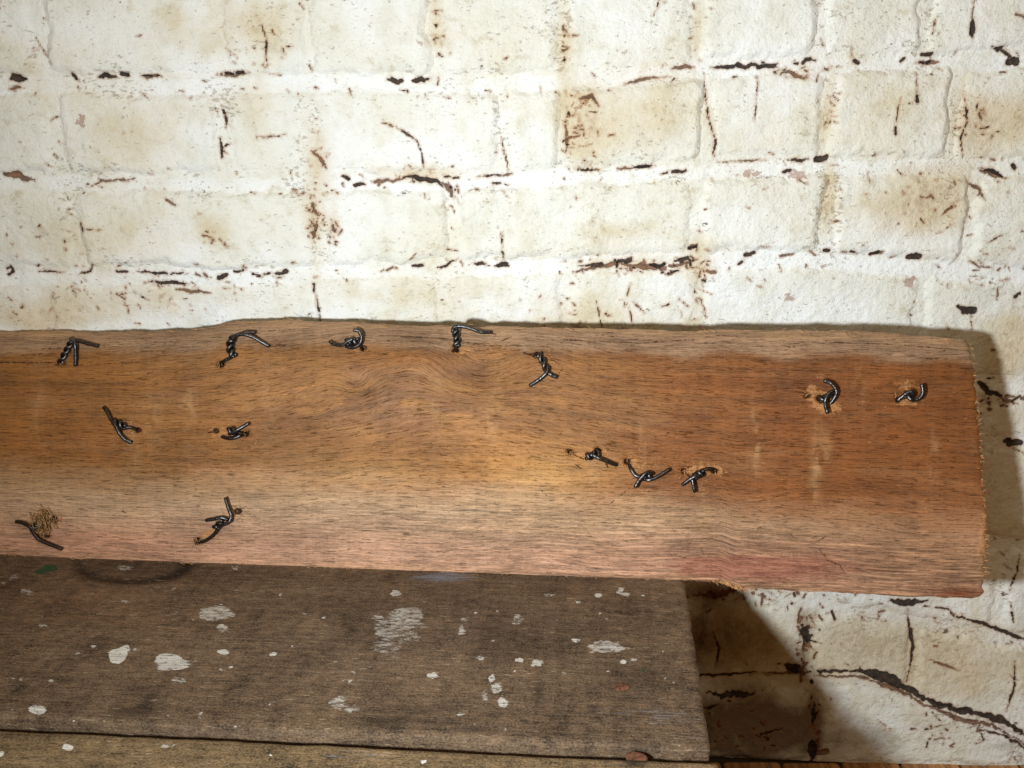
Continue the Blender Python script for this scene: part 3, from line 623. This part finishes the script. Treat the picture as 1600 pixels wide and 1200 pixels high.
# colour of the wood, zone by zone, darker towards the right end
def zone(x, y, rx, ry): return np.exp(-(((PX-x)/rx)**2+((PY-y)/ry)**2))
col = np.ones(PX.shape+(3,))*lin(150, 100, 52)
def lay(f, c):
    global col
    f = np.clip(f, 0, 1)[..., None]; col = col*(1-f)+f*np.array(c)
nz = (fbm(PX*.012, PY*.05, 111, 4)-.5)
lay(sstep(850, 1080, PX+nz*200)*.9, lin(128, 74, 32))
lay(zone(1380, 660, 220, 110)*.6, lin(118, 66, 28))
lay(zone(60, 620, 160, 70)*.5, lin(150, 94, 44))
mott = fbm(PX*.014, PY*.035, 113, 4); mott2 = fbm(PX*.02, PY*.06, 117, 4)
lay(zone(620, 620, 300, 75)*.8, lin(138, 99, 72)); lay(zone(600, 620, 420, 110)*sstep(.50, .68, mott)*.7, lin(164, 115, 68)); lay(sstep(.55, .75, mott2)*.45*sstep(1100, 900, PX), lin(130, 86, 58))
lay(zone(760, 720, 120, 40)*.6, lin(160, 104, 46)); lay(zone(850, 745, 90, 40)*.5, lin(190, 146, 92)); lay(zone(570, 735, 90, 25)*.4, lin(184, 142, 92)); lay(zone(450, 560, 120, 40)*.4, lin(170, 120, 74))
lay(zone(90, 690, 200, 40)*.5, lin(138, 86, 42)); lay(zone(440, 715, 160, 26)*.55, lin(122, 84, 52)); lay(zone(620, 560, 90, 18)*.5, lin(140, 86, 40))
band = (PY-TY)+nz*26+(fbm(PX*.006, PX*0, 121, 3)-.5)*22
col = col*np.array([.98, .965, .84]); lay(sstep(58, 40, band)*sstep(20, 40, band)*.35, lin(108, 70, 38)); lay(sstep(46, 26, band)*.9, lin(154, 122, 94)); lay(sstep(14, 2, band)*.5, lin(178, 140, 104))
edgeY = np.interp(PX, [-400, 0, 200, 450, 800, 1100, 1300, 1560], [712, 728, 740, 738, 758, 778, 800, 812])+nz*34
low = sstep(-30, 66, PY-edgeY)
lay(low*.95, lin(182, 148, 114)); lay(zone(560, 795, 480, 40)*.55*low, lin(188, 156, 126)); pink = sstep(30, 130, PY-edgeY+nz*50)
lay(pink*.75*low, lin(188, 142, 117)); lay(zone(1200, 870, 300, 45)*.55, lin(150, 100, 80)); lay(sstep(950, 1500, PX)*low*.35, lin(142, 100, 72)); lay(sstep(22, 3, BY-PY)*.4, lin(186, 140, 104))
lay(zone(1480, 840, 100, 90)*.35, lin(172, 120, 84)); lay(zone(1500, 928, 45, 10)*.8, lin(126, 62, 30))
lay(zone(120, 850, 260, 30)*.5, lin(184, 126, 96))
for (x, y, rx, ry, k) in [(205,740,13,70,.5),(295,635,14,24,.75),(292,670,12,40,.4),(240,650,20,50,.3),(420,640,16,80,.2),(1098,820,10,60,.4),(1180,690,10,45,.55),(1276,730,12,50,.6),(1290,700,10,30,.3),(1458,720,7,50,.4),(1005,690,10,30,.3),(770,650,14,60,.3),(925,760,16,60,.3),(60,620,14,70,.25),(1340,610,12,30,.3),(680,620,14,40,.25)]:
    lay(zone(x+8*(fbm(PY*.03, PX*0, 133, 2)-.5), y, rx*.8, ry)*1.25*k*sstep(.3, .65, fbm(PX*.12, PY*.06, 131, 4)), lin(178, 136, 92))
for (x, y, rx, ry, k) in [(560,575,14,9,.3),(610,605,12,8,.35),(745,582,30,16,.45),(850,555,30,14,.35),(640,530,60,10,.25),(1000,530,120,8,.3),(1250,600,80,30,.2),(90,600,100,14,.25),(960,640,50,40,.2)]:
    lay(zone(x, y, rx, ry)*k, lin(92, 56, 32))
ridge = np.clip(low*sstep(0, 60, PY-edgeY), 0, 1)*(.35+.65*sstep(500, 1200, PX))+.25*sstep(60, 20, band)
# torn pale wood, holes, cracks, red tint
TEAR = np.zeros(PX.shape); CK = np.full(PX.shape, 6.0); REDT = np.zeros(PX.shape)
for (x, y, rx, ry, k) in [(1290,628,27,22,.75),(1300,640,28,12,.5),(1268,606,10,8,.9),(1282,588,10,6,.8),(1416,602,24,14,.75),(1444,620,16,16,.4),(1420,630,24,6,.7),(925,715,40,18,.55),(1015,728,40,24,.55),(1095,730,26,18,.7),(1102,763,14,9,.6),(100,552,18,14,.6),(200,672,24,16,.6),(345,675,24,12,.6),(62,815,30,22,.9),(330,835,24,18,.8),(862,566,18,16,.5),(560,548,20,8,.5),(722,548,26,6,.8),(296,632,8,6,.8),(1120,734,9,7,.8),(720,505,20,4,.7)]: TEAR += k*np.exp(-(((PX-x)/rx)**2+((PY-y)/ry)**2)*1.2)
TEAR += 0.95*np.exp(-dend/.0014)*(.3+.9*vnoise(PX*.2, PY*.3, 141))+.6*np.exp(-dtop/.0012)*fbm(PX*.05, PY*.1, 143, 2)+.5*np.exp(-dbot/.001)*fbm(PX*.05, PY*.1, 145, 2)
TEAR += .9*zone(1538, 850, 14, 50)
def pcrack(pts, w):
    global CK
    for (ax, ay), (bx_, by) in zip(pts, pts[1:]):
        L = (bx_-ax)**2+(by-ay)**2; t = np.clip(((PX-ax)*(bx_-ax)+(PY-ay)*(by-ay))/L, 0, 1)
        CK = np.minimum(CK, (np.hypot(PX-ax-t*(bx_-ax), PY-ay-t*(by-ay))-w)*.4)
HOLES = [(343,569,5,4),(567,544,4,3.5),(711,547,5,3),(214,672,4,3),(336,673,4,3),(382,678,5,3),(370,799,5,3.5),(306,845,4.5,3.5),(891,706,3.5,3),(980,721,4,4),(1069,736,3,3.5),(1117,736,4,3.5),(1262,619,3,2),(82,812,3.5,5),(70,838,4,2),(94,566,5,3),(840,553,4,3),(935,704,4,3),(1282,622,4,4),(1405,624,3,3)]
for (x, y, rx, ry) in HOLES:
    e = np.hypot((PX-x)/rx, (PY-y)/ry)/1.25; CK = np.minimum(CK, (e-1)*min(rx, ry)*.42); rel -= .004*np.exp(-(e*.9)**2)
for p, w in [([(818,551),(828,554),(838,558)],1.2),([(891,706),(900,712),(913,718)],1.0),([(900,726),(908,732)],1.0),([(946,722),(950,730)],1.1),([(1069,735),(1072,741),(1080,745)],1.3),([(375,795),(385,792)],.7),([(420,541),(445,540)],.8),([(768,520),(775,523)],1.0),([(780,534),(800,526)],.8),
              ([(1235,833),(1242,842),(1246,848),(1280,845),(1292,838)],.5),([(1280,858),(1290,868),(1293,876),(1312,882),(1320,895)],.9),([(1050,868),(1072,872)],.6),([(1096,856),(1100,868)],.6),([(1110,882),(1132,893)],.6),([(650,790),(655,800)],.5),([(845,765),(855,775)],.5),
              ([(860,560),(880,575),(868,590)],.4),([(985,762),(950,790)],.4),([(600,524),(690,528),(760,540),(860,541)],.6),([(120,570),(220,566)],.5),([(0,566),(90,567)],.8),([(880,531),(1000,536),(1090,530)],.6),([(1290,534),(1400,538),(1500,546)],.6),([(230,585),(240,580)],.5),([(190,798),(195,801)],1.0),([(560,523),(600,524)],.5)]:
    pcrack(p, w)
prn = np.random.default_rng(77)
for (x, y, rx, ry) in HOLES:
    for q in range(5):
        a_ = prn.uniform(0, 6.28); L = prn.uniform(5, 12); x2 = x+L*math.cos(a_); y2 = y+.6*L*math.sin(a_)
        pcrack([(x+.3*rx*math.cos(a_), y+.3*ry*math.sin(a_)), (x2, y2)], prn.uniform(.2, 1.0))
    TEAR += .5*np.exp(-(((PX-x-4)/15)**2+((PY-y-1)/9)**2))
for q in range(46):
    x = prn.uniform(-50, 1500); y = np.interp(x, topX, topY)+prn.uniform(6, 44); L = prn.uniform(14, 60); pcrack([(x, y), (x+L*.5, y+prn.normal(0, 1)), (x+L, y+prn.normal(1, 2))], prn.uniform(.1, .5))
for q in range(60):
    x = prn.uniform(-50, 1500); y = prn.uniform(560, 880); L = prn.uniform(8, 30); pcrack([(x, y), (x+L, y+prn.normal(.5, 1))], prn.uniform(.0, .3))
for (x, y, rx, ry, k) in [(1180,890,130,26,.9),(100,835,120,24,.5),(1330,880,140,40,.45),(430,855,300,24,.25),(1090,885,50,20,.6),(1500,930,40,8,.6)]: REDT += k*zone(x, y, rx, ry)
rel -= np.clip(-CK, 0, 1)*.0006; rel += np.clip(TEAR, 0, 1)*(fbm(PX*.3, PY*.4, 151, 3)-.5)*.0012

W = W+rel[..., None]*pn
ORG = A0*.5+B0*.5; ORG[2] = 0
V = W.reshape(-1, 3); N0 = len(V); idx = np.arange(N0).reshape(NV, NU)
per = np.concatenate([idx[0, :-1], idx[:-1, -1], idx[-1, :0:-1], idx[:0:-1, 0]]); m = len(per); q = np.arange(m)
mid_ = V[per]-pn*.004; flat = V[per]-pn*((V[per]-PLANE0)@pn)[:, None]; bk = flat-pn*THICK
V = np.concatenate([V, bk, V[per]]); F = [grid_faces(NV, NU), np.stack([N0+m+q, N0+q, N0+(q+1) % m, N0+m+(q+1) % m], -1)]
k = np.arange(NU-1); F.append(np.stack([N0+k, N0+k+1, N0+(m-NV-k) % m, N0+(m-NV+1-k) % m], -1))
pad = lambda c: np.concatenate([c.reshape(N0, -1), c.reshape(N0, -1)[per], c.reshape(N0, -1)[per]])
gr = pad(np.stack([U_, GV, ridge], -1)); gr[N0:N0+m, 1] += .02
plank = link('weathered_plank', mesh('weathered_plank', V-ORG, np.concatenate(F), True, {'tone': pad(col), 'grain': gr, 'wear': pad(np.stack([TEAR, CK, REDT], -1))}), M_PLANK, None, ORG)
tag(plank, 'long weathered reddish brown plank with twisted wire ties, leaning against the white brick wall', 'plank')

def on_plank(x, y, d=0.):      # d: millimetres in front of the plank's face
    return on_plane(float(x), float(y), pn, PLANE0+pn*d/1000)
WR = .00124
def wire_tie(core, turns, rc, tails, label, mat=None, dep=2.7, r=WR, browned=()):
    turns *= .8
    mat = mat or M_WIRE
    P = smooth_path([on_plank(*p) if len(p) == 3 else on_plank(p[0], p[1], dep) for p in core], 10)
    P = np.array(P); n = max(24, int(turns*16)); li = np.linspace(0, len(P)-1, n); C_ = np.stack([np.interp(li, np.arange(len(P)), P[:, i]) for i in range(3)], -1)
    T = np.gradient(C_, axis=0); T /= np.linalg.norm(T, axis=1)[:, None]+1e-9
    paths = []; rr = rc*.0004
    for ph in (0, math.pi):
        Q = []
        for i in range(n):
            a = ph+turns*2*math.pi*i/(n-1); B1 = np.cross(T[i], pn); B1 /= np.linalg.norm(B1)+1e-9; B2 = np.cross(T[i], B1)
            Q.append(C_[i]+rr*(math.cos(a)*B1+.8*math.sin(a)*B2))
        paths.append(Q)
    base = C_.mean(0); v, f = tube([[p-base for p in Q] for Q in paths], r, 10, .10)
    o = link('wire_tie', mesh('wire_tie', v, f), mat, plank, tuple(base-ORG)); o['label'] = label
    for j, t in enumerate(tails):
        Q = smooth_path([on_plank(*p) for p in t], 6); b2 = Q[0]
        Q = [p+pn*random.gauss(0, .00006)+pd*random.gauss(0, .00006) for p in Q]; v, f = tube([[p-b2 for p in Q]], r*.97, 10, .10)
        link('wire_end', mesh('wire_end', v, f), M_WIRE2 if j in browned else mat, o, tuple(b2-base))
    return o
wire_tie([(94,567,.3),(101,553,2.4),(108,541,3.4),(114,530,4)], 2.6, 3.0, [[(113,531,5),(117,538,7),(118,555,5),(118,572,3)],[(112,533,4),(122,533,5),(138,537,4),(154,541,3)]], 'spiral wire tie near the top left of the plank with two bent ends', browned=(1,))
wire_tie([(365,557),(360,545),(361,533),(368,525)], 2.4, 4.2, [[(343,569,-1.5),(350,564,1.2),(358,560,2),(366,556,3)],[(362,530,5),(371,523,6),(383,523,6),(396,527,5),(408,534,3.5),(421,541,2)],[(372,524,4),(384,519,4),(400,519,3)]], 'large curled wire tie at the raised top edge, long end pointing right', browned=(2,))
wire_tie([(541,535),(550,533),(559,534)], 1.3, 4.2, [[(515,533,3),(523,538,3.5),(535,539,4.5),(544,533,5.5),(551,530,5)],[(540,541,3),(552,543,4),(562,537,5),(565,527,6),(561,518,6.5),(552,515,7)],[(560,538,3),(568,544,-1)]], 'horn-shaped wire tie below the top edge, both ends curling up', browned=(2,))
wire_tie([(713,541),(714,530),(712,519),(714,512)], 2.3, 3.4, [[(711,547,-1),(713,542,2),(714,536,3)],[(707,519,4),(710,511,5.5),(722,510,6),(738,514,5),(752,519,3.5),(768,519,1.5)]], 'hooked wire tie close to the top edge, long end pointing right')
wire_tie([(842,553,1.5),(847,562,2.6),(852,573,3),(856,581,3)], 1.7, 3.1, [[(856,573,5),(854,582,5.5),(846,590,5),(838,596,4),(827,603,2.5)],[(851,577,3),(857,583,3.5),(864,587,3.2),(871,590,2.5)]], 'Y-shaped wire tie by the knot right of the middle')
wire_tie([(178,659),(187,662),(196,668)], 1.5, 3.9, [[(162,636,3.5),(168,644,4),(174,656,4),(182,662,4.5)],[(176,660,5),(182,668,5.5),(188,679,5),(196,687,4),(206,692,3)],[(196,668,3),(205,668,1.6),(214,672,-1)]], 'wire tie in the upper left field with two ends spread along a diagonal', browned=(0, 2))
wire_tie([(357,674),(364,673),(371,676)], 1.4, 4.4, [[(362,676,6),(370,672,6.5),(379,667,6),(389,661,5.5)],[(347,682,2),(356,685,3),(367,684,3.6),(376,680,3)],[(372,677,3),(378,677,1.5),(382,678,-1)]], 'small coiled wire tie with one stubby end pointing up right', browned=(2,))
wire_tie([(47,824),(55,822),(62,817)], 1.2, 3.4, [[(25,815,3.5),(35,817,4),(45,822,4.5),(54,829,4)],[(48,826,4),(54,835,4.5),(63,844,4),(79,851,3.5),(97,858,3)]], 'dark V-shaped wire tie at the lower left with straw caught in it', browned=(0, 1))
wire_tie([(336,826),(342,820),(349,816)], 1.3, 3.6, [[(352,777,4),(356,791,4.5),(361,805,5),(358,815,5.5),(349,820,5),(340,823,4)],[(322,813,5),(334,811,5.5),(346,809,5.5),(356,812,4)],[(344,820,4),(339,829,3.2),(331,838,2),(320,845,.8),(306,849,-1)]], 'long looping wire tie near the bottom edge with an upright end')
wire_tie([(916,713),(923,713),(931,709)], 1.4, 3.4, [[(926,711,6),(934,715,6),(946,720,5),(964,727,3)],[(930,702,1),(935,706,3),(936,713,4)]], 'knotted wire tie, leftmost of the three in a row at right of centre', browned=(1,))
wire_tie([(1004,746),(1011,743),(1018,744)], 1.3, 4.0, [[(983,726,.5),(987,735,2.2),(993,743,3),(1003,747,3)],[(1019,741,5.5),(1010,739,6.5),(1003,745,6.5),(997,753,5.5),(992,762,4.5)],[(1006,748,4),(1013,750,5.5),(1023,747,5.5),(1034,741,5),(1046,733,4.5)]], 'wide wire tie with three arms, middle of the three in a row')
wire_tie([(1085,745),(1092,741),(1100,738)], 1.5, 3.7, [[(1093,743,6),(1085,745,6.5),(1076,750,5.5),(1066,758,3.5)],[(1081,746,5),(1083,756,5.2),(1086,769,4)],[(1096,736,2.5),(1104,733,2.6),(1111,733,1.6),(1117,736,-.8)]], 'shiny wire tie with a downward end, rightmost of the three in a row', browned=(2,))
wire_tie([(1280,625,1),(1289,622,2.5),(1299,616,3)], 1.2, 3.3, [[(1287,595,5),(1297,598,5.5),(1304,605,5.5),(1307,614,5),(1303,623,4.5),(1297,631,3)],[(1303,611,6),(1295,615,6.5),(1290,624,6.5),(1290,634,5.5),(1293,646,4.5)]], 'hook-shaped wire tie in a pale gouge near the right end')
wire_tie([(1414,617),(1420,617),(1427,617)], 1.1, 3.4, [[(1402,626,2),(1409,620,3.5),(1416,615,5),(1424,612,5.5),(1428,617,4.5)],[(1418,618,4.5),(1423,624,5),(1431,625,5),(1439,620,5.5),(1442,611,6),(1440,600,6.5)]], 'S-shaped wire tie nearest the sawn right end')

# straw caught in the lower left tie
paths = []
srn = random.Random(9)
for q in range(54):
    x = 64+srn.gauss(0, 9); y = 815+srn.gauss(0, 9); a = srn.choice([srn.gauss(1.1, .5), srn.uniform(0, 6.28)]); L = srn.uniform(7, 26); cv = srn.gauss(0, .7)
    pts = []
    for k_ in range(5):
        t = k_/4-.5; aa = a+cv*t
        pts.append(on_plank(x+L*t*math.cos(aa), y+L*t*math.sin(aa), max(.3, 1.0+abs(srn.gauss(2.2, 1.6)))))
    paths.append(pts)
paths += [[on_plank(62, 797, 5), on_plank(66, 806, 6), on_plank(72, 822, 6.5), on_plank(64, 834, 5)], [on_plank(51, 832, 4), on_plank(60, 826, 7), on_plank(66, 814, 7)]]
b0 = on_plank(64, 815, 0); v, f = tube([[p-b0 for p in smooth_path(P_, 3)] for P_ in paths], .00024, 5)
tag(link('straw_tuft', mesh('straw_tuft', v, f), M_STRAW, None, b0), 'tiny tangle of dry straw caught in the V-shaped wire at lower left', 'straw')

# torn fibres of the plank itself: sawn end, edges and round the holes
paths = []
for q in range(460):
    mode = srn.random()
    if mode < .17:
        y = srn.uniform(530, 930); x = np.interp(y, endY, endX)-srn.uniform(1, 5); a = srn.gauss(0, .6); L = srn.uniform(3, 9)*(1.4 if 800 < y < 900 else 1)
    elif mode < .27:
        x = srn.uniform(0, 1500); y = np.interp(x, topX, topY)+srn.uniform(1, 5); a = srn.gauss(0, .25)+srn.choice([0, 3.14]); L = srn.uniform(5, 16)
    elif mode < .54:
        x = srn.choice([srn.uniform(0, 1500), srn.gauss(1140, 14)]); y = np.interp(x, botX, botY)-srn.uniform(0, 3); a = srn.gauss(.2, .4); L = srn.uniform(3, 10)
    else:
        h_ = srn.choice(HOLES); x = h_[0]+srn.gauss(0, 9); y = h_[1]+srn.gauss(0, 6); a = srn.uniform(0, 6.28); L = srn.uniform(3, 9)
    d0 = -.6 if mode < .54 else .1
    paths.append(smooth_path([on_plank(x, y, d0), on_plank(x+.5*L*math.cos(a), y+.5*L*math.sin(a), d0+.7), on_plank(x+L*math.cos(a+.2), y+L*math.sin(a+.2), d0+.6+srn.random())], 3))
v, f = tube([[p-ORG for p in P_] for P_ in paths], .00022, 5, taper=lambda t: 1-.6*t)
tag(link('torn_fibre', mesh('torn_fibre', v, f), M_SPLINT, plank), kind='stuff')
